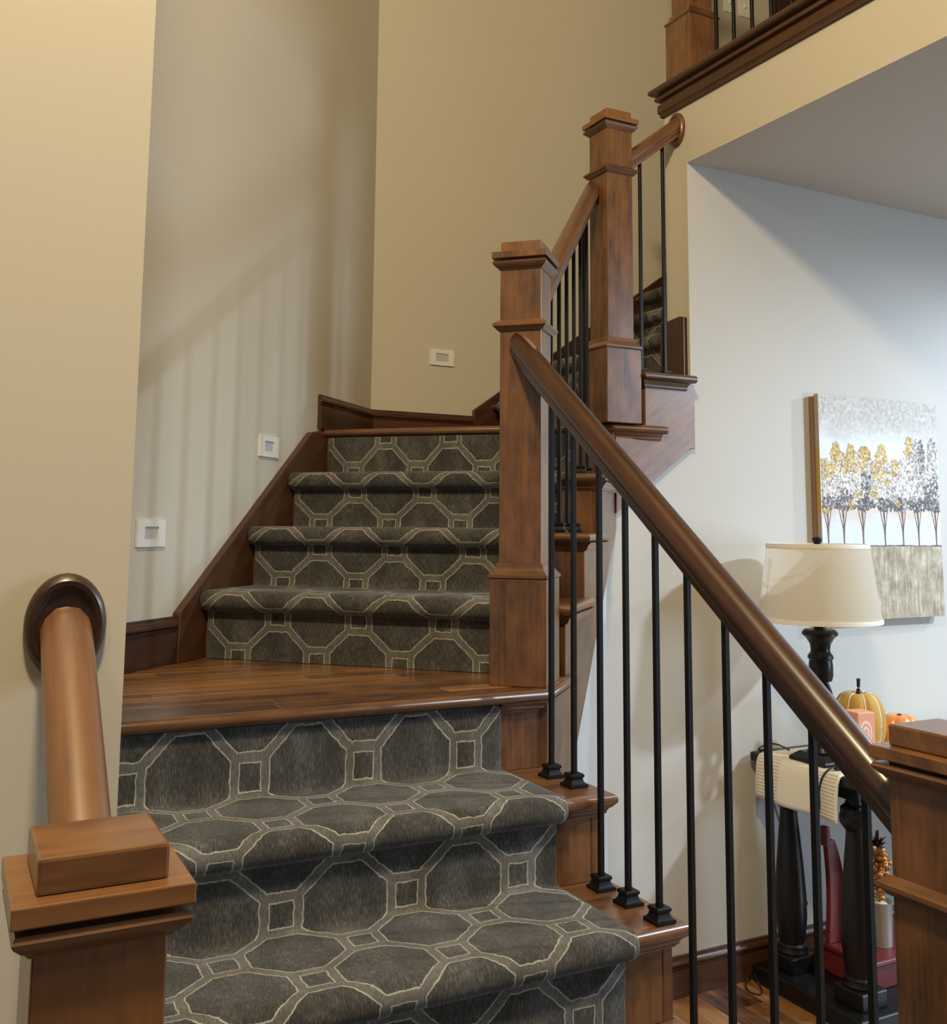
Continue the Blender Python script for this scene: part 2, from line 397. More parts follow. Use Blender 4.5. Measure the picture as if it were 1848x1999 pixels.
# ------------------------------------------------------------------ mouldings
def base_profile(z, h=0.125, t=0.016):
    return [(0, z), (t, z), (t, z+h*0.66), (t-0.006, z+h*0.675), (t-0.006, z+h*0.71), (t-0.001, z+h*0.725), (t-0.001, z+h*0.745), (t-0.005, z+h*0.76), (t+0.002, z+h*0.79), (t+0.003, z+h*0.85), (t-0.002, z+h*0.92), (t-0.006, z+h*0.94), (t-0.007, z+h), (0, z+h)]
def trim_obj(name, path, prof, mat=WOOD_DARK, smooth=40):
    b = M(); b.moulding(path, prof); o = b.build(name, mat, smooth=smooth); o['kind'] = 'structure'; return o
trim_obj('baseboard_right', [(1.96, YW), (6.3, YW)], base_profile(0))
trim_obj('baseboard_landing', [uw(1.915, WA), uw(2.413, WA)], base_profile(L1))
trim_obj('baseboard_upper', [uw(3.256, WA), (1.494, YB), (1.957, YB)], base_profile(L2))
# skirt boards against the walls
b = M(); A = lambda u, z: (*uw(u, WA), z)
b.extrude([A(2.413, L1), A(2.413, EYE-0.236), A(3.175, EYE+0.329), A(3.257, EYE+0.342), A(3.257, L2-0.028), A(3.303, L2-0.028), A(3.303, L1)], (0.022/R2, -0.022/R2, 0)); b.build('trim_1', WOOD_DARK, grain=(0.577, 0.577, 0.6), bevel=0.002, kind='structure')
b = M(); k = 0.70
b.extrude([(1.957, YB, L2), (1.957, YB, EYE+0.500), (3.62, YB, EYE+0.500+k*1.663), (3.62, YB, EYE+0.1+k*1.663)], (0, -0.022, 0)); b.build('trim_2', WOOD_DARK, grain=(0.8, 0, 0.6), bevel=0.002, kind='structure')
b = M(); b.extrude([(XR-0.018, 2.768, L2+H-0.02), (XR-0.018, 2.768, EYE+0.752), (XR-0.018, 2.790, EYE+0.758), (XR-0.018, 2.889, EYE+0.748), (XR-0.018, 2.889, L2+H-0.02)], (0.018, 0, 0))
b.extrude([(XR-0.018, 2.881, L2+H-0.02), (XR-0.018, 2.881, EYE+0.752), (3.6, 2.881, EYE+0.752+k*1.33), (3.6, 2.881, L2+H-0.02)], (0, 0.018, 0)); b.build('trim_3', WOOD_DARK, bevel=0.0015, kind='structure')
# balcony edge trim, returning along the stairwell
pr = [(0, UF-0.112), (0.010, UF-0.112), (0.012, UF-0.100), (0.018, UF-0.094), (0.018, UF-0.064), (0.010, UF-0.060), (0.010, UF-0.054), (0.024, UF-0.048), (0.026, UF-0.036), (0.018, UF-0.032), (0.018, UF-0.027), (0.036, UF-0.024), (0.043, UF-0.017), (0.044, UF-0.010), (0.040, UF-0.002), (0.034, UF), (-0.16, UF), (-0.16, UF-0.02), (0, UF-0.02)]
trim_obj('trim_4', [(4.2, YW+0.125), (XR, YW+0.125), (XR, -1.5)][::-1][::-1], pr, WOOD_DARK)

# ------------------------------------------------------------------ newel posts
def newel(label, c, ang, z0, foot=0.25, z_foot0=None):
    """boxed newel: foot height, total 0.834 above the foot"""
    e = thing('newel_post', (c[0], c[1], z0), label, 'newel post', 'newel posts of the staircase')
    ax = (math.cos(ang), math.sin(ang)); ay = (-math.sin(ang), math.cos(ang))
    zf = z0+foot
    def sq(h): return [tuple(Vector(c)+Vector(ax)*i*h+Vector(ay)*j*h) for i, j in ((-1, -1), (1, -1), (1, 1), (-1, 1))]
    b = M(); b.obox(c, ax, ay, 0.070, 0.070, z0, zf); b.build('base', WOOD, e, bevel=0.0025)
    b = M(); b.moulding(sq(0.052), [(0, zf), (0.018, zf), (0.021, zf+0.003), (0.021, zf+0.009), (0.014, zf+0.016), (0.009, zf+0.022), (0.008, zf+0.024), (0.007, zf+0.034), (0.002, zf+0.038), (0, zf+0.038)], True); b.build('base_moulding', WOOD, e, smooth=35)
    b = M(); b.obox(c, ax, ay, 0.0525, 0.0525, zf, zf+0.80); b.build('shaft', WOOD, e, bevel=0.002)
    zr = zf+0.608
    b = M(); b.moulding(sq(0.052), [(0, zr), (0.006, zr), (0.011, zr+0.006), (0.016, zr+0.010), (0.016, zr+0.016), (0.010, zr+0.021), (0.003, zr+0.026), (0, zr+0.026)], True); b.build('ring_moulding', WOOD, e, smooth=35)
    zn = zf+0.762
    b = M(); b.moulding(sq(0.052), [(0, zn), (0.003, zn), (0.006, zn+0.004), (0.009, zn+0.006), (0.015, zn+0.012), (0.017, zn+0.016), (0.014, zn+0.021), (0.0, zn+0.022)], True); b.build('neck_moulding', WOOD, e, smooth=35)
    b = M(); b.obox(c, ax, ay, 0.0705, 0.0705, zf+0.789, zf+0.806); b.build('cap_plate', WOOD_CAP, e, ax, bevel=0.0015)
    b = M(); b.obox(c, ax, ay, 0.0515, 0.0515, zf+0.806, zf+0.835); b.build('cap_block', WOOD_CAP, e, ax, bevel=0.003)
    return e
newel('large newel post in the left foreground, its cap seen from above', (0.132, 0.952), 0, 0.0, 0.40)
newel('dark newel post cut off by the right photo edge, foot of the right handrail', (1.230, 0.960), 0, 0.0, 0.40)
newel('middle newel post on the lower wooden landing, where the right handrail ends', uw(2.415, -0.629), math.pi/4, L1)
newel('newel post on the second landing turned corner-on, between the middle and upper railing', (1.962, 2.767), 0, L2)
newel('upper newel post standing on the balcony edge at top of photo', (2.372, 2.815), 0, UF)

# ------------------------------------------------------------------ railings
RAIL = [(-0.016, -0.030), (-0.018, -0.019), (-0.0225, -0.0145), (-0.0225, -0.0095), (-0.0245, -0.007), (-0.0285, 0.0005), (-0.0288, 0.010), (-0.0240, 0.0205), (-0.0130, 0.0295), (0, 0.031)]
RAIL = RAIL+[(-a, z) for a, z in RAIL[:-1][::-1]]
def baluster(parent, x, y, z0, z1, ang=0.0, first=[]):
    ax = (math.cos(ang), math.sin(ang)); ay = (-ax[1], ax[0]); c = (x, y)
    b = M(); b.obox(c, ax, ay, 0.0054, 0.0054, z0, z1); o = b.build('baluster', IRON, parent, bevel=0.001, segs=1)
    def sq(h): return [tuple(Vector(c)+Vector(ax)*i*h+Vector(ay)*j*h) for i, j in ((-1, -1), (1, -1), (1, 1), (-1, 1))]
    s = M(); s.moulding(sq(0.0066), [(0, z0), (0.0145, z0), (0.0155, z0+0.001), (0.0155, z0+0.006), (0.012, z0+0.0075), (0.0085, z0+0.012), (0.007, z0+0.018), (0.0075, z0+0.020), (0.0095, z0+0.0215), (0.0095, z0+0.026), (0.007, z0+0.0285), (0, z0+0.0285)], True)
    sh = s.build('shoe', IRON, o, smooth=25)
    return o
# lower right railing
zc = lambda y: EYE-0.036+0.77*(y-1.5)
e = thing('stair_railing', (1.23, 1.5, L1-2*H), 'long railing with wooden handrail and black balusters, right side of the lowest flight', 'railing', 'railings along the staircase')
b = M(); b.sweep((1.23, 1.006, zc(1.006)), (1.23, 2.125, zc(2.125)), (1, 0, 0), RAIL); b.build('handrail', WOOD_RAIL, e, smooth=33)
def tread_z(y):
    for k in range(1, 7):
        if y > 2.035-0.235*k+0.012: return L1-k*H
for y in (1.981, 1.889, 1.789, 1.696, 1.598, 1.503, 1.401, 1.302, 1.203, 1.102):
    baluster(e, 1.232, y, tread_z(y), zc(y)-0.03)
# middle railing
zm = lambda u: EYE+0.742+0.72*(u-2.75)
e = thing('stair_railing', (*uw(2.9, -0.63), L1+2*H), 'short steep railing between the middle newel and the corner-on newel', 'railing', 'railings along the staircase')
b = M(); b.sweep((*uw(2.455, -0.63), zm(2.455)), (*uw(3.335, -0.63), zm(3.335)), (*DW, 0), RAIL); b.build('handrail', WOOD_PALE, e, smooth=33)
for u in (2.60, 2.705, 2.81, 2.913, 3.018, 3.122, 3.224):
    k = 1 if u < 2.775 else 2 if u < 3.025 else 3
    baluster(e, *uw(u, -0.632), L1+k*H, zm(u)-0.03, math.pi/4)
baluster(e, *uw(3.305, -0.66), L2, zm(3.305)-0.03, math.pi/4)
def rosette(parent, c, axis, ry, rz):
    b = M()
    prof = [(1.0, 0.0), (1.0, 0.006), (0.96, 0.012), (0.86, 0.016), (0.76, 0.015), (0.70, 0.010), (0.66, 0.009), (0.0001, 0.009)]
    b.lathe(c, [(r, -h) for r, h in prof], 40, axis, ry, rz); return b.build('rosette', WOOD_ROSE if axis == 'y' else WOOD_PALE, parent, smooth=40)
# upper railing to the wall
zu = lambda x: EYE+1.296+0.77*(x-2.06)
e = thing('stair_railing', (2.15, 2.80, L2+H), 'short upper railing from the corner-on newel to the wall under the balcony', 'railing', 'railings along the staircase')
b = M(); b.sweep((2.006, 2.80, zu(2.006)), (XR-0.008, 2.80, zu(XR-0.008)), (0, 1, 0), RAIL); b.build('handrail', WOOD_PALE, e, smooth=33)
rosette(e, (XR, 2.806, EYE+1.458), 'x', 0.046, 0.064)
for x in (2.111, 2.213): baluster(e, x, 2.80, L2+H, zu(x)-0.03)
# left handrail to the near wall
zl = lambda y: EYE-0.128+0.77*(y-1.296)
e = thing('wall_handrail', (0.132, 1.15, 1.2), 'light brown handrail from the left foreground newel to a dark oval wall plate', 'handrail')
b = M(); b.sweep((0.132, 1.0, zl(1.0)), (0.132, 1.29, zl(1.29)), (1, 0, 0), RAIL); b.build('handrail', WOOD_PALE, e, smooth=33)
rosette(e, (0.131, 1.296, EYE-0.117), 'y', 0.0455, 0.060)
# balcony railing
e = thing('balcony_railing', (2.372, 1.6, UF), 'balcony railing of black balusters above the wooden edge trim, top right', 'railing', 'railings along the staircase')
b = M(); b.sweep((2.372, -1.4, UF+0.93), (2.372, 2.765, UF+0.93), (1, 0, 0), RAIL); b.build('handrail', WOOD_RAIL, e, smooth=33)
y = 2.680
while y > -1.3:
    baluster(e, 2.372, y, UF, UF+0.905); y -= 0.0915

# ------------------------------------------------------------------ stair parts
NOSE = lambda z: [(0.0002, z-0.027), (0.004, z-0.027), (0.011, z-0.0245), (0.0155, z-0.019), (0.017, z-0.0135), (0.0155, z-0.008), (0.011, z-0.0025), (0.004, z), (0.0002, z)]
COVE = lambda z: [(0, z-0.050), (0.004, z-0.050), (0.0055, z-0.046), (0.009, z-0.044), (0.0095, z-0.040), (0.013, z-0.034), (0.019, z-0.030), (0.020, z-0.027), (0, z-0.027)]
def frame(kind):
    """maps flight-local (s up the flight, t to the right) to world x, y"""
    if kind == 1: return lambda s, t: (t, s)
    if kind == 2: return lambda s, t: uw(s, t)
    return lambda s, t: (s, -t)
def flight(e, P, risers, ztops, t0, t1, z_foot, gdir, gacross, open_right=True, rtop=False):
    """risers[i] = s of riser face i (ascending), ztops[i] = level reached after riser i"""
    n = len(risers)
    for i in range(n):
        zb = z_foot if i == 0 else ztops[i-1]; rx = 0.022 if (i == n-1 and rtop) else 0.046
        b = M(); b.prism([P(risers[i], t0), P(risers[i], t1-rx), P(risers[i]+0.018, t1-rx), P(risers[i]+0.018, t0)], zb, ztops[i]-0.026); b.build('riser', WOOD, e, (0, 0, 1), 0.0015, segs=1)
        if i == n-1: break
        s0, s1, z = risers[i]-0.018, risers[i+1]+0.002, ztops[i]
        b = M(); b.prism([P(s0+0.0, t0), P(s0, t1-0.017), P(s1, t1-0.017), P(s1, t0)], z-0.026, z); tr = b.build('tread', WOOD_TREAD, e, gacross)
        path = [P(s0, t0), P(s0, t1-0.017)]+([P(s1+0.05, t1-0.017)] if open_right else [])
        # 'out' must point down the flight / to the open side
        b = M(); b.moulding(path, NOSE(z)); b.build('nosing', WOOD_TREAD, tr, smooth=40)
        path = [P(risers[i], t0), P(risers[i], t1-0.022)]+([P(s1+0.04, t1-0.022)] if open_right else [])
        b = M(); b.moulding(path, COVE(z)); b.build('cove_moulding', WOOD, e, smooth=40)
def stepped(P, risers, ztops, t, thick, s_end, low, e, gdir, z_start, name='stringer'):
    pts = [(risers[0], z_start)]
    for i, r in enumerate(risers):
        pts.append((r, ztops[i]-0.026))
        nx = risers[i+1] if i+1 < len(risers) else s_end
        pts.append((nx, ztops[i]-0.026))
    pts += low
    q = [(*P(s, t), z) for s, z in pts]; d = Vector((*P(0, -thick), 0))-Vector((*P(0, 0), 0))
    b = M(); b.extrude(q, d); return b.build(name, WOOD, e, gdir, 0.0015, segs=1)
def carpet(name, label, P, risers, ztops, t0, t1, z_foot, c=0.011, pz=0.05, pt=0.0, top_lip=0.030):
    """runner draped over risers and treads, one continuous surface with rolled noses and side edges"""
    n = len(risers); pts = []; marks = []      # (s, z, bulge)
    rf = lambda i: risers[i]-c
    pts.append((rf(n-1), ztops[n-1]-top_lip, 0))
    for i in range(n-1, -1, -1):
        zb = (ztops[i-1]+c) if i > 0 else z_foot+0.001
        if i < n-1:
            pass
        s = rf(i)
        ztop = pts[-1][1]
        m_ = 6
        for j in range(1, m_+1): pts.append((s, ztop+(zb+0.006-ztop)*j/m_, 0))
        marks.append(len(pts)-1)
        if i == 0: pts.append((s-0.002, zb, 0)); break
        z = zb; sn = risers[i-1]-0.036-c; r = 0.029
        pts.append((s-0.006, z, 0))
        for j in range(1, 7): pts.append((s-0.006+(sn+r-(s-0.006))*j/6, z, 0))
        for j in range(1, 9):
            a = math.pi*j/8*1.0; pts.append((sn+r-r*math.sin(a), z-r+r*math.cos(a), 1))
        pts.append((rf(i-1)-0.003, z-2*r-0.001, 0.3)); pts.append((rf(i-1), z-2*r-0.005, 0))
    L = [0.0]
    for a, b_ in zip(pts, pts[1:]): L.append(L[-1]+math.dist(a[:2], b_[:2]))
    L = [q*0.80 if i_ <= marks[0] else q-L[marks[0]]*0.20 for i_, q in enumerate(L)]
    # the pattern repeats every second lattice row: fit each step to exactly four rows
    raw = L[:]; cur = raw[marks[0]]
    for a_, b_ in zip(marks, marks[1:]):
        k_ = 0.456/(raw[b_]-raw[a_])
        for q in range(a_+1, b_+1): L[q] = cur+(raw[q]-raw[a_])*k_
        cur = L[b_]
    for q in range(marks[-1]+1, len(L)): L[q] = cur+raw[q]-raw[marks[-1]]
    v0 = (pz-0.017)*0.8-L[marks[0]]; u0 = t0-pt
    nn = len(pts); nrm = []
    for i in range(nn):
        a, b_ = pts[max(i-1, 0)], pts[min(i+1, nn-1)]
        ds, dz = b_[0]-a[0], b_[1]-a[1]; l = math.hypot(ds, dz) or 1
        nrm.append((dz/l, -ds/l))
    cols = [(0, 0.0105), (0.0008, 0.006), (0.003, 0.002), (0.008, 0)]
    nc = 10; w = t1-t0
    ts = [(t0+a, d) for a, d in cols]+[(t0+w*j/nc, 0) for j in range(1, nc)]+[(t1-a, d) for a, d in cols[::-1]]
    vs = []; uvv = []
    for i, (s, z, bu) in enumerate(pts):
        for t, d in ts:
            tt = t + bu*0.007*(1 if t > (t0+t1)/2 else -1)*(1 if abs(t-(t0+t1)/2) > w*0.35 else 0)
            x, y = P(s-nrm[i][0]*-d*1.0 if False else s+nrm[i][0]*-d, tt); vs.append((x, y, z-nrm[i][1]*d)); uvv.append((t-t0+u0, L[i]+v0))
    k = len(ts); b = M(); fs = []; uvs = []
    for i in range(nn-1):
        for j in range(k-1):
            f = [i*k+j, i*k+j+1, (i+1)*k+j+1, (i+1)*k+j]; fs.append(f); uvs.append([uvv[q] for q in f])
    b.add(vs, fs, uvs); o = b.build(name, CARPET, smooth=60); tag(o, label, 'carpet', 'trellis-pattern stair carpets'); return o

# ---- lower flight (runs along +Y)
P1 = frame(1)
r1 = [2.070-0.235*k for k in range(5, -1, -1)]; z1 = [L1-H*k for k in range(5, -1, -1)]
e1 = thing('lower_stair_flight', (0.7, 1.4, 0), 'lowest flight of brown wooden steps between the two near newel posts', 'stairs', 'flights of the staircase')
flight(e1, P1, r1, z1, 0.20, 1.285, 0.0, (0, 1, 0), (1, 0, 0), rtop=True)
stepped(P1, r1[:-1], z1[:-1], 1.263, 0.0235, 2.0695, [(2.0695, L1-0.42), (r1[0]+0.36, 0.0)], e1, (0, 0.8, 0.6), 0.0)
for k in (0, 1, 2):
    b = M(); b.box(0.05, 0.20, r1[k]-0.018, min(r1[k+1], 1.296), z1[k]-0.026, z1[k]); b.box(0.072, 0.09, r1[k], min(r1[k+1], 1.296), 0, z1[k]-0.026)
    b.box(0.09, 0.20, r1[k], min(r1[k]+0.018, 1.296), z1[k]-H if k else 0, z1[k]-0.026)
    if r1[k] < 1.27: b.build('side_tread', WOOD_TREAD, e1, (1, 0, 0), 0.004)
# ---- lower landing
e = thing('lower_landing', (1.0, 2.35, L1), 'lower wooden landing of narrow planks with rounded front edge', 'landing')
uR = 2.552
poly = [(0.20, 2.052), (1.268, 2.052), uw(uR, -0.552), uw(uR, WA), (0.20, 0.20-WA*R2)]
def clip(poly, a, b_, c):
    out = []
    for i in range(len(poly)):
        p, q = poly[i], poly[(i+1) % len(poly)]; dp, dq = a*p[0]+b_*p[1]-c, a*q[0]+b_*q[1]-c
        if dp >= 0: out.append(p)
        if dp*dq < 0: t = dp/(dp-dq); out.append((p[0]+(q[0]-p[0])*t, p[1]+(q[1]-p[1])*t))
    return out
sub = M(); sub.prism([(0.20, 2.072), (1.250, 2.072), uw(uR, -0.60), uw(uR, WA), (0.20, 0.20-WA*R2)], L1-0.06, L1-0.018); sub.build('subfloor', WOOD_DARK, e)
y = 2.052; rng = random.Random(11)
while y < 2.95:
    y1 = y+0.062; x = 0.20-rng.random()*0.5
    while x < 1.8:
        x1 = x+0.35+rng.random()*0.55
        q = clip(clip(clip(clip(poly, 0, 1, y+0.0004), 0, -1, -(y1-0.0004)), 1, 0, x+0.0004), -1, 0, -(x1-0.0004))
        if len(q) >= 3:
            ar = abs(sum(q[i][0]*q[(i+1) % len(q)][1]-q[(i+1) % len(q)][0]*q[i][1] for i in range(len(q))))/2
            if ar > 0.0006:
                b = M(); b.prism(q, L1-0.018, L1+rng.uniform(-0.0006, 0)); b.build('plank', PLANK, e, (1, 0, 0), 0.0012, segs=1)
        x = x1
    y = y1
b = M(); b.moulding([(0.20, 2.052), (1.268, 2.052), uw(2.62, -0.552)], NOSE(L1)); b.build('nosing', WOOD_TREAD, e, smooth=40)
b = M(); b.moulding([(1.145, 2.070), (1.262, 2.070), uw(2.60, -0.575)], COVE(L1)); b.build('cove_moulding', WOOD, e, smooth=40)
# ---- middle flight (runs at 45 degrees)
P2 = frame(2)
r2 = [2.55, 2.80, 3.05, 3.30]; z2 = [L1+H, L1+2*H, L1+3*H, L2]
e2 = thing('middle_stair_flight', (*uw(2.9, -1.1), L1), 'middle flight of carpeted steps rising at an angle to the second landing', 'stairs', 'flights of the staircase')
flight(e2, P2, r2, z2, WA+0.02, -0.535, L1, (*DU, 0), (*DW, 0))
low = [(3.345, L2-0.2), (3.345, EYE+0.008), (2.30, EYE-0.905), (2.30, EYE-0.95+0.53)]
b = M(); pts = [(2.352, L1-0.028), (2.55, L1-0.028)]
for i, r in enumerate(r2):
    pts.append((r, z2[i]-0.026)); pts.append((r2[i+1] if i < 3 else 3.345, z2[i]-0.026))
pts += [(3.345, EYE+0.008), (2.352, EYE-0.856)]
b.extrude([(*uw(s, -0.558), z) for s, z in pts], (-0.025/R2, 0.025/R2, 0)); b.build('stringer', WOOD, e2, (0.55, 0.55, 0.63), 0.0015, segs=1)
# ---- upper landing
e = thing('upper_landing', (1.75, 3.2, L2), 'second landing with rounded wooden edge above the middle flight', 'landing')
pl = [uw(3.300, WA), uw(3.300, -0.552), (1.936, 2.722), (2.09, 2.722), (2.09, YB), (1.494, YB)]
b = M(); b.prism([uw(3.32, WA), uw(3.32, -0.60), (1.95, 2.757), (2.073, 2.757), (2.073, YB), (1.494, YB)], L2-0.20, L2-0.0185); b.build('subfloor', WOOD_DARK, e)
y = 2.722; rng = random.Random(5)
while y < YB:
    q = clip(clip(pl, 0, 1, y+0.0004), 0, -1, -(min(y+0.062, YB)-0.0004))
    if len(q) >= 3: b = M(); b.prism(q, L2-0.018, L2); b.build('plank', PLANK, e, (1, 0, 0), 0.0012, segs=1)
    y += 0.062
b = M(); b.moulding([uw(3.300, WA+0.001), uw(3.300, -0.556), (2.150, 2.722)], NOSE(L2)); b.build('nosing', WOOD_TREAD, e, smooth=40)
b = M(); b.moulding([uw(3.318, -0.70), uw(3.318, -0.562), (2.135, 2.735)], COVE(L2)); b.build('cove_moulding', WOOD, e, smooth=40)
# ---- upper flight (runs along +X behind the hall wall)
P3 = frame(3)
r3 = [2.075+0.255*k for k in range(7)]; z3 = [L2+0.1845*(k+1) for k in range(7)]; z3[0] = L2+H
e3 = thing('upper_stair_flight', (2.3, 3.2, L2), 'upper carpeted flight glimpsed between the corner-on newel and the hall wall', 'stairs', 'flights of the staircase')
for i in range(7):
    ta = -YB+0.022; tb = -2.756 if i == 0 else -2.90
    zb = L2 if i == 0 else z3[i-1]
    b = M(); b.prism([P3(r3[i], ta), P3(r3[i], tb), P3(r3[i]+0.018, tb), P3(r3[i]+0.018, ta)], zb, z3[i]-0.026); b.build('riser', WOOD_DARK, e3, (0, 0, 1))
    if i == 6: break
    b = M(); s1 = r3[i+1]+0.002
    if i == 0: b.prism([P3(r3[0]-0.018, ta), P3(r3[0]-0.018, -2.700), P3(2.262, -2.700), P3(2.262, -2.886), P3(s1, -2.886), P3(s1, ta)], z3[0]-0.026, z3[0])
    else: b.prism([P3(r3[i]-0.018, ta), P3(r3[i]-0.018, tb), P3(s1, tb), P3(s1, ta)], z3[i]-0.026, z3[i])
    tr = b.build('tread', WOOD_TREAD, e3, (0, 1, 0))
    b = M(); b.moulding([P3(r3[i]-0.018, ta), P3(r3[i]-0.018, -2.702 if i == 0 else tb)]+([P3(2.262, -2.702)] if i == 0 else []), NOSE(z3[i])); b.build('nosing', WOOD_TREAD, tr, smooth=40)
    if i == 0:
        b = M(); b.moulding([P3(r3[0], -2.95), P3(r3[0], -2.735), P3(2.250, -2.735)], COVE(z3[0])); b.build('cove_moulding', WOOD, e3, smooth=40)
b = M(); b.extrude([(1.952, 2.735, L2-0.03), (2.075, 2.735, L2-0.03), (2.075, 2.735, z3[0]-0.026), (2.288, 2.735, z3[0]-0.026), (2.288, 2.735, EYE+0.281), (2.268, 2.735, EYE+0.281), (1.952, 2.735, EYE+0.052)], (0, 0.0195, 0)); b.build('stringer', WOOD, e3, (0.8, 0, 0.6), 0.0015, segs=1)

carpet('carpet_runner', 'grey trellis-pattern carpet on the lowest flight in the foreground', P1, r1, z1, 0.225, 1.150, 0.0, pz=0.050, pt=0.570)
carpet('carpet_runner', 'grey trellis-pattern carpet on the four steps of the middle flight', P2, r2, z2, -1.592, -0.692, L1, pz=0.012, pt=-1.489)
carpet('carpet_runner', 'dark trellis-pattern carpet on the upper flight seen through the upper balusters', P3, r3, z3, -3.70, -2.895, L2)

# ------------------------------------------------------------------ step lights and switches
def plate(name, cx, n, t, w, h, label, lens=True, cat='step light', win=(0.060, 0.034)):
    """plate on a wall: centre on the wall, n outward normal, t horizontal tangent"""
    c = Vector(cx); n = Vector(n).normalized(); t = Vector(t).normalized(); z = Vector((0, 0, 1))
    e = thing(name, tuple(c-z*h/2), label, cat, 'white step lights on the stair walls' if lens else 'switch plates in the upper hall')
    b = M(); a, k = win
    for (x0, x1, y0, y1) in ((-w/2, -a/2, -h/2, h/2), (a/2, w/2, -h/2, h/2), (-a/2, a/2, k/2, h/2), (-a/2, a/2, -h/2, -k/2)) if lens else ((-w/2, w/2, -h/2, h/2),):
        b.extrude([c+t*x0+z*y0, c+t*x1+z*y0, c+t*x1+z*y1, c+t*x0+z*y1], n*0.007)
    b.build('frame' if lens else 'cover', WHITE, e)
    b = M()
    if lens:
        b.extrude([c+t*i*a/2+z*j*k/2 for i, j in ((-1, -1), (1, -1), (1, 1), (-1, 1))], n*0.003); b.build('lens', LENS, e)
    else:
        b.extrude([c+n*0.007+t*i*0.004+z*j*0.009 for i, j in ((-1, -1), (1, -1), (1, 1), (-1, 1))], n*0.010); b.build('toggle', WHITE, e)
    return e
nA = (1/R2, -1/R2, 0); tA = (1/R2, 1/R2, 0)
plate('step_light', (*uw(2.292, WA), EYE-0.020), nA, tA, 0.122, 0.072, 'white step light on the angled wall nearest the landing, left', True)
plate('step_light', (*uw(2.904, WA), EYE+0.258), nA, tA, 0.122, 0.068, 'white step light on the angled wall beside the middle flight', True)
plate('step_light', (1.811, YB, EYE+0.715), (0, -1, 0), (1, 0, 0), 0.110, 0.068, 'white step light on the back wall left of the middle newel', True)
plate('light_switch', (3.440, YB, UF+1.085), (0, -1, 0), (1, 0, 0), 0.070, 0.115, 'left cream switch plate behind the balcony balusters', False, 'switch')
plate('light_switch', (3.540, YB, UF+1.085), (0, -1, 0), (1, 0, 0), 0.072, 0.115, 'right cream switch plate behind the balcony balusters', False, 'switch')
# dark door and casing in the upper hall
d = setting('door_1', (4.2, YB, UF))
b = M(); b.box(3.735, 3.845, YB-0.022, YB, UF, UF+2.1); b.box(3.755, 3.825, YB-0.030, YB-0.022, UF, UF+2.1); b.build('casing', DOOR, d, bevel=0.003)
b = M(); b.box(3.845, 4.6, YB-0.012, YB, UF, UF+2.03); b.build('leaf', DOOR, d)

# ------------------------------------------------------------------ console table and what stands on it
TZ = 0.745
e = thing('console_table', (3.1, 2.50, 0), 'black console table with turned legs and bottom shelf by the white hall wall', 'table')
b = M(); b.box(2.503, 3.75, 2.275, 2.735, TZ-0.030, TZ); b.build('tabletop', BLACKW, e, bevel=0.006)
b = M(); b.box(2.57, 3.68, 2.33, 2.69, TZ-0.085, TZ-0.030); b.build('apron', BLACKW, e, bevel=0.003)
b = M(); b.box(2.492, 3.76, 2.275, 2.735, 0.0, 0.055); b.build('bottom_shelf', BLACKW, e, bevel=0.006)
LEG = [(0.050, 0.105), (0.052, 0.112), (0.046, 0.124), (0.047, 0.130), (0.040, 0.136), (0.046, 0.17), (0.0515, 0.22), (0.051, 0.29), (0.045, 0.38), (0.036, 0.48), (0.029, 0.545), (0.028, 0.565), (0.040, 0.580), (0.047, 0.592), (0.047, 0.610), (0.043, 0.618), (0.043, 0.634), (0.030, 0.645), (0.026, 0.655), (0.027, 0.662)]
for x in (2.597, 3.655):
    for y in (2.370, 2.655):
        b = M(); b.lathe((x, y, 0), LEG, 28); lg = b.build('leg', BLACKW, e, smooth=40)
        b = M(); b.box(x-0.056, x+0.056, y-0.056, y+0.056, 0.055, 0.105); b.build('plinth', BLACKW, lg, bevel=0.005)
# runner with hanging end
def runner():
    b = M(); hw = 0.178; yc = 2.512; pts = []
    th = 0.0035
    for j in range(30):
        s = j/29
        pts.append(s)
    prof = [(3.70, TZ+th)]+[(3.70-(3.70-2.515)*k/14, TZ+th) for k in range(1, 15)]+[(2.504, TZ+th-0.003), (2.498, TZ-0.008)]+[(2.494-0.010*math.sin(k/10*2.0), TZ-0.008-0.130*k/10) for k in range(1, 11)]
    L = [0]
    for p, q in zip(prof, prof[1:]): L.append(L[-1]+math.dist(p, q))
    vs = []; uvv = []; n = 18
    for i, (x, z) in enumerate(prof):
        hang = max(0, min(1, (TZ-z)/0.14))
        for k in range(n+1):
            t = -1+2*k/n; y = yc+t*hw*(1+0.02*hang)
            x2 = x-0.007*hang*math.sin(t*5.0+0.6)-0.003*hang; vs.append((x2, y, z+(0.0008*math.sin(y*70+x*40) if hang == 0 else 0))); uvv.append((t*hw, L[i]))
    fs = []; uvs = []
    for i in range(len(prof)-1):
        for k in range(n):
            f = [i*(n+1)+k, i*(n+1)+k+1, (i+1)*(n+1)+k+1, (i+1)*(n+1)+k]; fs.append(f); uvs.append([uvv[q] for q in f])
    b.add(vs, fs, uvs); o = b.build('table_runner', RUNNER, smooth=60)
    s = o.modifiers.new('thick', 'SOLIDIFY'); s.thickness = 0.003; s.offset = -1
    return tag(o, 'cream woven table runner hanging over the left end of the black table', 'table runner')
runner()
TZ2 = TZ+0.004
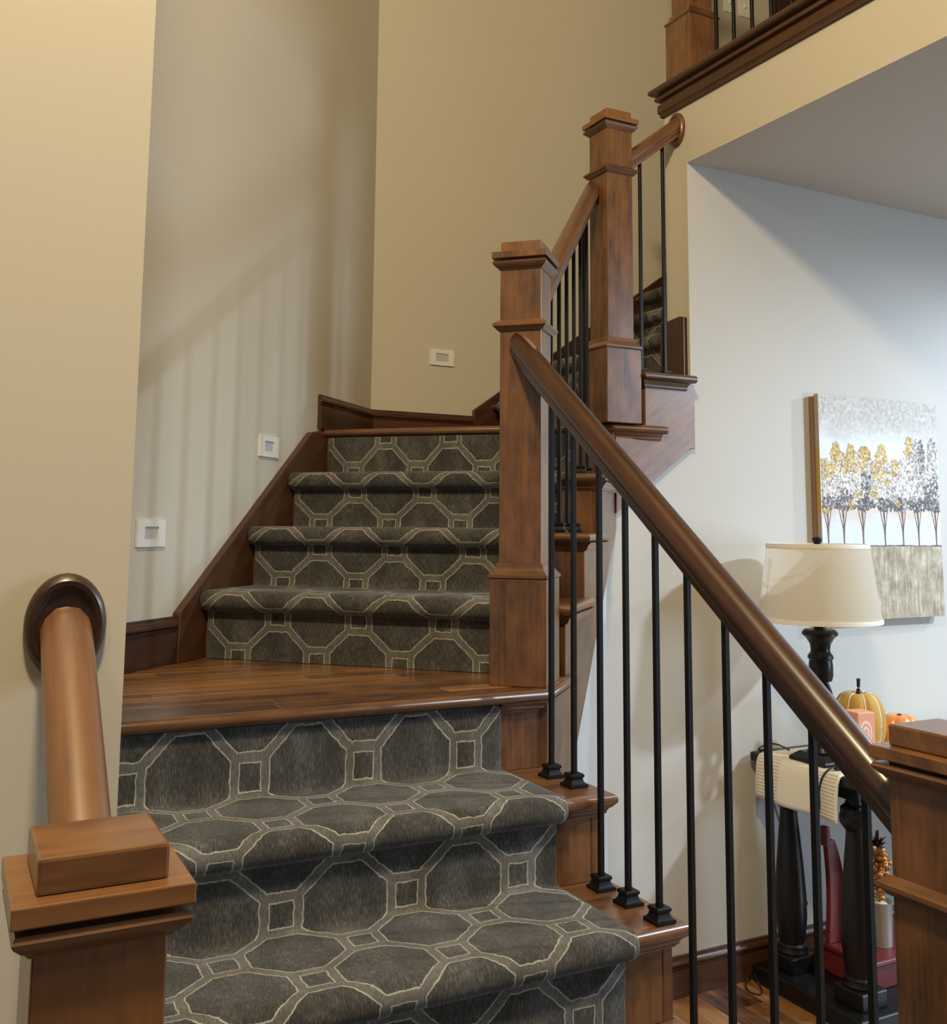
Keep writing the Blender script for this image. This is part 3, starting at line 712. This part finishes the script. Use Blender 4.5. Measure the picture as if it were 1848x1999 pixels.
# lamp
LX, LY = 2.607, 2.50
e = thing('table_lamp', (LX, LY, TZ2), 'table lamp with linen drum shade and black twisted wooden base', 'lamp')
def cone_shell(r0, z0, r1, z1, n=56, t=0.003):
    b = M(); vs = []; fs = []; uvs = []
    for i in range(n+1):
        a = 2*math.pi*i/n
        vs += [(LX+r0*math.cos(a), LY+r0*math.sin(a), z0), (LX+r1*math.cos(a), LY+r1*math.sin(a), z1)]
    for i in range(n):
        fs.append([2*i, 2*i+2, 2*i+3, 2*i+1]); u0, u1 = i/n*1.1, (i+1)/n*1.1; uvs.append([(u0, 0), (u1, 0), (u1, 0.27), (u0, 0.27)])
    b.add(vs, fs, uvs); o_ = b.build('shade', LINEN, e, smooth=60)
    return o_
SZ0, SZ1 = EYE-0.298, EYE-0.042
sh = cone_shell(0.198, SZ0, 0.165, SZ1)
for r, z in ((0.1985, SZ0+0.006), (0.1655, SZ1-0.006)):
    b = M(); b.moulding([(LX+r*math.cos(-2*math.pi*i/56), LY+r*math.sin(-2*math.pi*i/56)) for i in range(56)][::-1], [(-0.0045, z-0.007), (0.0018, z-0.007), (0.0025, z), (0.0018, z+0.007), (-0.0045, z+0.007)], True); b.build('shade_trim', CREAM, sh, smooth=60)
b = M()
for a in (0.3, 0.3+2.094, 0.3+4.189):
    b.tube([(LX, LY, SZ1-0.030), (LX+0.125*math.cos(a), LY+0.125*math.sin(a), SZ1-0.030), (LX+0.148*math.cos(a), LY+0.148*math.sin(a), SZ1-0.012), (LX+0.161*math.cos(a), LY+0.161*math.sin(a), SZ1-0.004)], 0.0018, 6)
b.build('spider', CREAM, e)
b = M(); b.lathe((LX, LY, SZ1-0.030), [(0.006, -0.20), (0.006, -0.002), (0.011, 0.0), (0.011, 0.006), (0.008, 0.012), (0.009, 0.028), (0.016, 0.042), (0.018, 0.046), (0.014, 0.052), (0.006, 0.055), (0.00001, 0.056)], 20); b.build('finial', BLACKW, e, smooth=35)
b = M(); b.lathe((LX, LY, 0), [(0.020, EYE-0.300), (0.020, EYE-0.322), (0.050, EYE-0.325), (0.058, EYE-0.335), (0.058, EYE-0.342), (0.046, EYE-0.352), (0.034, EYE-0.372), (0.031, EYE-0.392), (0.033, EYE-0.400), (0.041, EYE-0.410), (0.042, EYE-0.418), (0.037, EYE-0.424), (0.039, EYE-0.440), (0.039, EYE-0.475), (0.034, EYE-0.492)], 30); b.build('collar', BLACKW, e, smooth=40)
for k in range(3):
    pts = []; rr = []
    for j in range(33):
        s = j/32; a = k*2.094+s*3.6; z = EYE-0.480-0.190*s; r = 0.018+0.008*math.sin(math.pi*s)
        pts.append((LX+r*math.cos(a), LY+r*math.sin(a), z)); rr.append(0.0115)
    b = M(); b.tube(pts, rr, 10); b.build('twisted_column', BLACKW, e, smooth=60)
b = M(); b.lathe((LX, LY, TZ2), [(0.05, 0.022), (0.052, 0.034), (0.042, 0.048), (0.036, 0.085)], 28); b.build('foot_ring', BLACKW, e, smooth=40)
b = M(); q = lambda h, z: [(LX+i*h, LY+j*h, z) for i, j in ((-1, -1), (1, -1), (1, 1), (-1, 1))]
b.add(q(0.078, TZ2)+q(0.078, TZ2+0.012)+q(0.055, TZ2+0.030), [[3, 2, 1, 0], [8, 9, 10, 11]]+[[i, (i+1) % 4, 4+(i+1) % 4, 4+i] for i in range(4)]+[[4+i, 4+(i+1) % 4, 8+(i+1) % 4, 8+i] for i in range(4)]); b.build('base', BLACKW, e, bevel=0.003)
# cords
def smooth_path(pts, n=6):
    P = [Vector(p) for p in pts]; out = []
    for i in range(len(P)-1):
        p0, p1, p2, p3 = P[max(i-1, 0)], P[i], P[i+1], P[min(i+2, len(P)-1)]
        for j in range(n):
            t = j/n; out.append(0.5*((2*p1)+(p2-p0)*t+(2*p0-5*p1+4*p2-p3)*t*t+(3*p1-p0-3*p2+p3)*t**3))
    return out+[P[-1]]
e = thing('lamp_cord', (2.50, 2.45, 0.60), 'black cord looping off the lamp and hanging down over the cream runner', 'cord')
b = M(); b.tube(smooth_path([(2.66, 2.41, TZ+0.010), (2.57, 2.385, TZ+0.011), (2.52, 2.39, TZ+0.012), (2.484, 2.395, TZ-0.02), (2.474, 2.402, TZ-0.09), (2.470, 2.41, TZ-0.155), (2.466, 2.412, TZ-0.20)]), 0.0032, 8); b.build('cable', CORD, e, smooth=60)
b = M(); b.tube(smooth_path([(2.474, 2.397, TZ-0.045), (2.468, 2.389, TZ-0.09), (2.468, 2.398, TZ-0.14)]), 0.0024, 8); b.build('cable', CORD, e, smooth=60)
b = M(); b.box(2.535, 2.565, 2.378, 2.394, TZ+0.006, TZ+0.019); b.build('switch', CORD, e, bevel=0.004)
b = M(); b.tube(smooth_path([(2.62, 2.665, TZ+0.006), (2.60, 2.70, TZ+0.02), (2.565, 2.71, TZ+0.022), (2.53, 2.72, TZ+0.006), (2.62, 2.742, TZ-0.02), (2.63, 2.742, 0.60), (2.66, 2.742, 0.50), (2.72, 2.742, 0.38), (2.715, 2.742, 0.30), (2.76, 2.742, 0.20)]), 0.0028, 8)
tag(b.build('power_cord', CORD, smooth=60), 'thin black cord dropping behind the table beside its back left leg', 'cord')
b = M(); b.tube(smooth_path([(2.50, 2.738, 0.03), (2.45, 2.72, 0.006), (2.42, 2.67, 0.004), (2.44, 2.64, 0.004), (2.47, 2.67, 0.006), (2.478, 2.71, 0.03)]), 0.0025, 8)
tag(b.build('floor_cord', CORD, smooth=60), 'black cord looped on the floor planks at the wall end of the black table', 'cord')

# pumpkins, box
def pumpkin(name, c, r, h, ribs, mat, label, seam=None, stem_h=0.05, rot=0.0):
    e = thing(name, c, label, 'pumpkin', 'pumpkins on the black table'); n, mm = ribs*8, 14; vs = []; fs = []
    for i in range(n):
        a = 2*math.pi*i/n+rot; rib = 1-0.10*abs(math.cos(ribs*(a-rot)/2))**6
        for j in range(mm+1):
            ph = math.pi*j/mm; rr = r*(math.sin(ph)**0.75 if 0 < j < mm else 0.02)*rib
            zz = h/2-h/2*math.cos(ph); zz -= 0.10*h*math.exp(-((ph-math.pi)/0.42)**2)
            vs.append((c[0]+rr*math.cos(a), c[1]+rr*math.sin(a), c[2]+zz))
    for i in range(n):
        for j in range(mm): fs.append([i*(mm+1)+j, ((i+1) % n)*(mm+1)+j, ((i+1) % n)*(mm+1)+j+1, i*(mm+1)+j+1])
    b = M(); b.add(vs, fs); b.build('flesh', mat, e, smooth=50)
    b = M(); b.tube(smooth_path([(c[0], c[1], c[2]+h*0.86), (c[0]+0.002, c[1], c[2]+h*0.86+stem_h*0.6), (c[0]+0.001, c[1]-0.002, c[2]+h*0.88+stem_h)], 4), [0.012, 0.009, 0.0075, 0.0065, 0.006, 0.006, 0.006, 0.0065, 0.007], 8); b.build('stem', STEM, e, smooth=50)
    if seam:
        for i in range(ribs):
            a = 2*math.pi*i/ribs+rot; pts = []
            for j in range(2, mm):
                ph = math.pi*j/mm; rr = r*0.905*math.sin(ph)**0.75+0.0005; zz = h/2-h/2*math.cos(ph)-0.10*h*math.exp(-((ph-math.pi)/0.42)**2)
                pts.append((c[0]+rr*math.cos(a), c[1]+rr*math.sin(a), c[2]+zz))
            b = M(); b.tube(pts, 0.0022, 6); b.build('seam_cord', CREAM, e, smooth=60)
    return e
MUST = plain('mustard_velvet', (0.50, 0.285, 0.045), 0.7, 0, 0.1, 300)
ORNG = plain('orange_glaze', (0.80, 0.28, 0.06), 0.3, 0, 0, 80, 0.4)
pumpkin('pumpkin', (2.782, 2.505, TZ2+0.001), 0.086, 0.225, 8, MUST, 'tall mustard pumpkin with pale seams and dark stem on the black table', True, 0.055, 0.25)
pumpkin('pumpkin', (2.972, 2.50, TZ2+0.001), 0.068, 0.132, 7, ORNG, 'small shiny orange pumpkin peeking above the right newel cap', None, 0.004)
def box_mat():
    m, nt, b = new_mat('peach_print'); n = N(nt); sp = n('ShaderNodeSeparateXYZ'); nt.links.new(n.obj(), sp.inputs[0])
    d = n.math('ADD', n.math('POWER', n.math('MULTIPLY', n.math('ADD', sp.outputs[0], 0.008), 1.7), 2.0), n.math('POWER', n.math('SUBTRACT', sp.outputs[2], 0.105), 2.0))
    rg = n.math('PINGPONG', n.math('SQRT', d), 0.009); r = n.math('MULTIPLY', n.math('LESS_THAN', rg, 0.004), n.math('LESS_THAN', d, 0.0018))
    nt.links.new(n.mix(r, (0.80, 0.36, 0.22), (0.88, 0.68, 0.58)), b.inputs['Base Color']); b.inputs['Roughness'].default_value = 0.45; return m
b = M(); b.obox((2.672, 2.405), (1, -0.15), (0.15, 1), 0.034, 0.034, TZ2+0.001, TZ2+0.172); o = b.build('candle_box', box_mat(), bevel=0.003)
tag(o, 'peach coloured block with pale ring print in front of the mustard pumpkin', 'decoration')
# white crumpled ornament in front of pumpkins
b = M()
for i in range(60):
    a, r = random.random()*6.28, math.sqrt(random.random())*0.032
    c = (2.742+r*math.cos(a)*0.85, 2.396+r*math.sin(a)*0.7, TZ2+0.003+random.random()*0.062*(1-r/0.06)); s = 0.013
    n1 = Vector((random.uniform(-1, 1), random.uniform(-1, 1), random.uniform(0.2, 1))).normalized(); t1 = n1.orthogonal().normalized(); t2 = n1.cross(t1)
    c = Vector(c)+Vector((0, 0, 0.012))
    b.add([c-t1*s, c+t2*s*0.6+n1*0.004, c+t1*s, c-t2*s*0.6+n1*0.004], [[0, 1, 2, 3]])
o = b.build('paper_flower', WHITE); s_ = o.modifiers.new('t', 'SOLIDIFY'); s_.thickness = 0.0012
tag(o, 'small white ruffled flower ornament on the table beside the right newel cap', 'decoration')

# ------------------------------------------------------------------ things on the bottom shelf
SH = 0.055
e = thing('sleigh_box', (2.9, 2.46, SH), 'red wooden sleigh-shaped box with tall curved end under the black table', 'box')
b = M(); b.box(2.672, 3.20, 2.400, 2.60, SH, SH+0.075); b.build('body', RED, e, bevel=0.004)
b = M(); b.box(2.662, 3.21, 2.385, 2.61, SH+0.075, SH+0.093); b.build('lid', RED, e, bevel=0.005)
b = M(); pts = [(2.664+0.012*math.sin(k/8*3.0), SH+0.093+0.325*k/8) for k in range(9)]
pp = [(x, z) for x, z in pts]+[(x+0.074-0.034*(i/8)**3, z) for i, (x, z) in list(enumerate(pts))[::-1]]
b.extrude([(x, 2.555, z) for x, z in pp], (0, 0.02, 0)); b.build('end_panel', RED, e, bevel=0.003)
b = M(); b.box(2.662, 2.680, 2.550, 2.580, SH+0.400, SH+0.465); b.build('end_knob', RED, e, bevel=0.004)
VX, VY, VZ = 2.820, 2.480, SH+0.094
e = thing('metal_vase', (VX, VY, VZ), 'pale galvanised pot holding gold berries on the red box', 'vase')
b = M(); b.lathe((VX, VY, VZ), [(0.036, 0), (0.040, 0.135), (0.041, 0.138), (0.038, 0.138), (0.036, 0.120)], 32); b.build('pot', GALV, e, smooth=40)
b = M(); b.lathe((VX, VY, VZ+0.118), [(0.037, 0), (0.02, 0.014), (0.0001, 0.018)], 20); b.build('filler', WAX, e, smooth=60)
e = thing('berry_spray', (VX, VY, VZ+0.12), 'spray of shiny gold berries with dark spiky leaves in the pale pot', 'foliage')
b = M(); b.tube([(VX, VY, VZ+0.11), (VX+0.002, VY, VZ+0.36)], 0.004, 6); b.build('stem', LEAF, e)
rng = random.Random(2); tmp = None
bm_ = M(); bm_.sphere((0, 0, 0), 0.0098, 10, 6)
for i in range(150):
    a = rng.random()*6.283; z = VZ+0.165+rng.random()*0.135 if i > 9 else VZ+0.135+rng.random()*0.03
    r = (0.010+0.026*rng.random())*(1.0 if z < VZ+0.26 else 0.75)
    p = Vector((VX+r*math.cos(a), VY+r*math.sin(a), z))
    if tmp is None:
        tmp = bm_.build('berry', GOLD, smooth=60); tmp.parent = e; tmp.location = p-Vector(e.location)
    else:
        c = tmp.copy(); COL.objects.link(c); c.location = p-Vector(e.location)
lm = None
for i in range(26):
    a = rng.random()*6.283; el = rng.uniform(0.35, 1.35); l = rng.uniform(0.03, 0.055)
    d_ = Vector((math.cos(a)*math.cos(el), math.sin(a)*math.cos(el), math.sin(el))); s = Vector((-math.sin(a), math.cos(a), 0)); c0 = Vector((VX, VY, VZ+0.295+rng.random()*0.02))
    b = M(); u_ = d_.cross(s)*0.002
    b.add([c0-s*0.003, c0+d_*l*0.4-s*0.0055, c0+d_*l, c0+d_*l*0.4+s*0.0055, c0+d_*l*0.4+u_, c0+d_*l*0.4-u_], [[0, 1, 4], [1, 2, 4], [2, 3, 4], [3, 0, 4], [1, 0, 5], [2, 1, 5], [3, 2, 5], [0, 3, 5]])
    b.build('leaf', LEAF, e)

# ------------------------------------------------------------------ painting of trees
PX0, PX1, PZ0, PZ1, PY = 2.856, 3.506, EYE-0.326, EYE+0.512, YW-0.042
def painting_mat():
    m, nt, b = new_mat('painted_canvas'); n = N(nt); uv = n.uv(); sp = n('ShaderNodeSeparateXYZ'); nt.links.new(uv, sp.inputs[0])
    x, z = sp.outputs[0], sp.outputs[1]          # 0..1 across the face
    n1 = n.noise(n.mapping(uv, (5, 7, 1)), 1, 6, 0.7); n2 = n.noise(n.mapping(uv, (42, 46, 1)), 1, 4, 0.7); n3 = n.noise(n.mapping(uv, (60, 9, 1)), 1, 4, 0.7); n4 = n.noise(n.mapping(uv, (7, 9, 3)), 1, 5, 0.7)
    zz = n.math('ADD', z, n.math('MULTIPLY', n.math('SUBTRACT', n1, 0.5), 0.16))
    sky = n.ramp(zz, [(0.34, (0.60, 0.66, 0.74)), (0.42, (0.62, 0.66, 0.72)), (0.47, (0.62, 0.54, 0.46)), (0.52, (0.58, 0.52, 0.47)), (0.62, (0.60, 0.60, 0.60)), (0.78, (0.68, 0.74, 0.82)), (0.86, (0.54, 0.53, 0.50)), (0.94, (0.40, 0.38, 0.34))])
    top = n.math('MULTIPLY', n.math('SMOOTH_MIN', n.math('MAXIMUM', n.math('MULTIPLY', n.math('SUBTRACT', zz, 0.76), 6.0), 0.0), 1.0, 0.1), 1.0)
    mot = n.ramp(n2, [(0.34, (0.31, 0.29, 0.265)), (0.50, (0.45, 0.43, 0.39)), (0.66, (0.64, 0.63, 0.60))])
    sky = n.mix(n.math('MULTIPLY', top, 0.75), sky, mot)
    sky = n.mix(n.math('MULTIPLY', n.math('MAXIMUM', n.math('SUBTRACT', n4, 0.52), 0.0), 2.2), sky, (0.78, 0.80, 0.82))
    g = n.ramp(n.math('ADD', n.math('MULTIPLY', n3, 0.5), n.math('MULTIPLY', n4, 0.5)), [(0.38, (0.20, 0.155, 0.10)), (0.48, (0.34, 0.285, 0.20)), (0.56, (0.46, 0.41, 0.30)), (0.66, (0.70, 0.65, 0.50))])
    c = n.mix(n.math('LESS_THAN', z, n.math('ADD', 0.320, n.math('MULTIPLY', n1, 0.012))), sky, g)
    line = n.math('LESS_THAN', n.math('ABSOLUTE', n.math('SUBTRACT', z, n.math('ADD', 0.321, n.math('MULTIPLY', n1, 0.012)))), n.math('MULTIPLY', n.math('SUBTRACT', n4, 0.25), 0.010))
    c = n.mix(line, c, (0.10, 0.08, 0.06))
    nt.links.new(c, b.inputs['Base Color']); b.inputs['Roughness'].default_value = 0.6
    nt.links.new(n.bump(n2, 0.5, 0.003), b.inputs['Normal']); return m
e = thing('tree_painting', ((PX0+PX1)/2, YW-0.02, PZ0), 'unframed canvas painting of gold and grey trees on the hall wall', 'painting')
b = M(); b.add([(PX0, PY, PZ0), (PX1, PY, PZ0), (PX1, PY, PZ1), (PX0, PY, PZ1)], [[0, 1, 2, 3]], [[(0, 0), (1, 0), (1, 1), (0, 1)]]); b.build('canvas_face', painting_mat(), e)
EDGE = plain('canvas_edge', (0.36, 0.28, 0.20), 0.8); EDGEG = plain('canvas_edge_gold', (0.40, 0.25, 0.05), 0.6)
b = M(); b.box(PX0, PX1, PY+0.0005, PY+0.020, PZ0, PZ1); b.build('canvas_wrap', EDGE, e)
b = M(); b.box(PX0-0.0008, PX0, PY+0.0006, PY+0.0198, PZ0+0.40, PZ0+0.63); b.build('gold_edge', EDGEG, e)
b = M(); b.box(PX0-0.006, PX1-0.008, PY+0.020, YW-0.001, PZ0+0.008, PZ1-0.008); b.build('stretcher', plain('stretcher_wood', (0.22, 0.14, 0.09), 0.7), e)
def dabs(name, cols, mat, seed):
    rng = random.Random(seed); b = M()
    for (cx, cz, rx, rz, k) in cols:
        for i in range(k):
            a = rng.random()*6.283; r = math.sqrt(rng.random()); x = PX0+(cx+rx*r*math.cos(a))*(PX1-PX0); z = PZ0+(cz+rz*r*math.sin(a))*(PZ1-PZ0)
            x = min(max(x, PX0+0.012), PX1-0.012); s = rng.uniform(0.0045, 0.0125); th = rng.random()*3.14; t1 = Vector((math.cos(th), 0, math.sin(th))); t2 = Vector((-math.sin(th), 0, math.cos(th))); c = Vector((x, PY-0.0004-0.0010*rng.random(), z)); up_ = Vector((0, -0.0009, 0))
            v = [c-t1*s, c-t2*s*0.55, c+t1*s*0.9, c+t2*s*0.6, c+up_]
            b.add(v, [[0, 1, 4], [1, 2, 4], [2, 3, 4], [3, 0, 4]])
    return b.build(name, mat, e, kind='stuff')
def fleck(name, a, c_, d):
    m, nt, b = new_mat(name); n = N(nt); f = n.noise(n.obj(), 95, 2)
    nt.links.new(n.ramp(f, [(0.36, a), (0.50, c_), (0.66, d)]), b.inputs['Base Color']); b.inputs['Roughness'].default_value = 0.5; return m
GOLDP = fleck('gold_paint', (0.30, 0.18, 0.03), (0.50, 0.33, 0.07), (0.66, 0.55, 0.28)); CREAMP = fleck('cream_paint', (0.55, 0.51, 0.42), (0.74, 0.71, 0.60), (0.84, 0.82, 0.76))
GREYP = fleck('charcoal_paint', (0.045, 0.042, 0.045), (0.10, 0.095, 0.10), (0.26, 0.24, 0.235)); TAUPE = fleck('taupe_paint', (0.22, 0.19, 0.17), (0.38, 0.34, 0.31), (0.62, 0.59, 0.54))
crowns = [(0.06, 0.60), (0.20, 0.62), (0.35, 0.62), (0.52, 0.62), (0.66, 0.60), (0.80, 0.64), (0.95, 0.62)]
dabs('taupe_dabs', [(cx, cz+0.00, 0.10, 0.12, 120) for cx, cz in crowns]+[(0.80, 0.73, 0.08, 0.10, 130), (0.96, 0.73, 0.06, 0.11, 120)], TAUPE, 1)
dabs('charcoal_dabs', [(cx, 0.515, 0.085, 0.030, 75) for cx, cz in crowns]+[(0.36, 0.59, 0.045, 0.09, 110), (0.845, 0.74, 0.03, 0.08, 70), (0.93, 0.57, 0.08, 0.08, 170), (0.20, 0.55, 0.08, 0.03, 40)], GREYP, 2)
dabs('cream_dabs', [(0.12, 0.60, 0.10, 0.06, 90), (0.28, 0.60, 0.08, 0.08, 110), (0.50, 0.59, 0.08, 0.06, 80), (0.58, 0.66, 0.05, 0.06, 60), (0.72, 0.65, 0.08, 0.10, 140), (0.90, 0.66, 0.04, 0.08, 50), (0.20, 0.68, 0.16, 0.05, 40), (0.96, 0.62, 0.05, 0.10, 30), (0.50, 0.69, 0.08, 0.05, 30)], CREAMP, 3)
dabs('gold_dabs', [(0.05, 0.665, 0.06, 0.04, 136), (0.13, 0.735, 0.040, 0.030, 119), (0.13, 0.765, 0.022, 0.020, 51), (0.17, 0.69, 0.08, 0.045, 153), (0.25, 0.74, 0.036, 0.030, 102), (0.25, 0.77, 0.018, 0.020, 40), (0.36, 0.742, 0.050, 0.032, 144), (0.30, 0.685, 0.08, 0.035, 102), (0.51, 0.765, 0.028, 0.022, 76), (0.50, 0.73, 0.045, 0.03, 102), (0.46, 0.67, 0.05, 0.05, 119), (0.52, 0.63, 0.05, 0.04, 51), (0.61, 0.685, 0.040, 0.040, 102), (0.75, 0.80, 0.028, 0.035, 85), (0.73, 0.76, 0.03, 0.03, 27), (0.03, 0.485, 0.03, 0.015, 23), (0.24, 0.51, 0.02, 0.02, 27), (0.62, 0.52, 0.03, 0.015, 27), (0.44, 0.565, 0.05, 0.02, 44), (0.30, 0.56, 0.03, 0.02, 20)], GOLDP, 4)
TRK = plain('trunk_paint', (0.20, 0.145, 0.12), 0.6)
for cx in (0.05, 0.175, 0.33, 0.51, 0.665, 0.80, 0.955):
    b = M(); g = lambda x, z: (PX0+x*(PX1-PX0), PY-0.0008, PZ0+z*(PZ1-PZ0))
    for dx, j in ((-0.040, 0.40), (0.030, 0.41), (0.0, 0.5), (-0.015, 0.44)):
        P_ = [g(cx, 0.325), g(cx+dx*0.15, j), g(cx+dx, 0.50)]
        b.tube(P_, [0.0019, 0.0013, 0.0009], 5)
    b.build('painted_trunk', TRK, e)
# ------------------------------------------------------------------ end
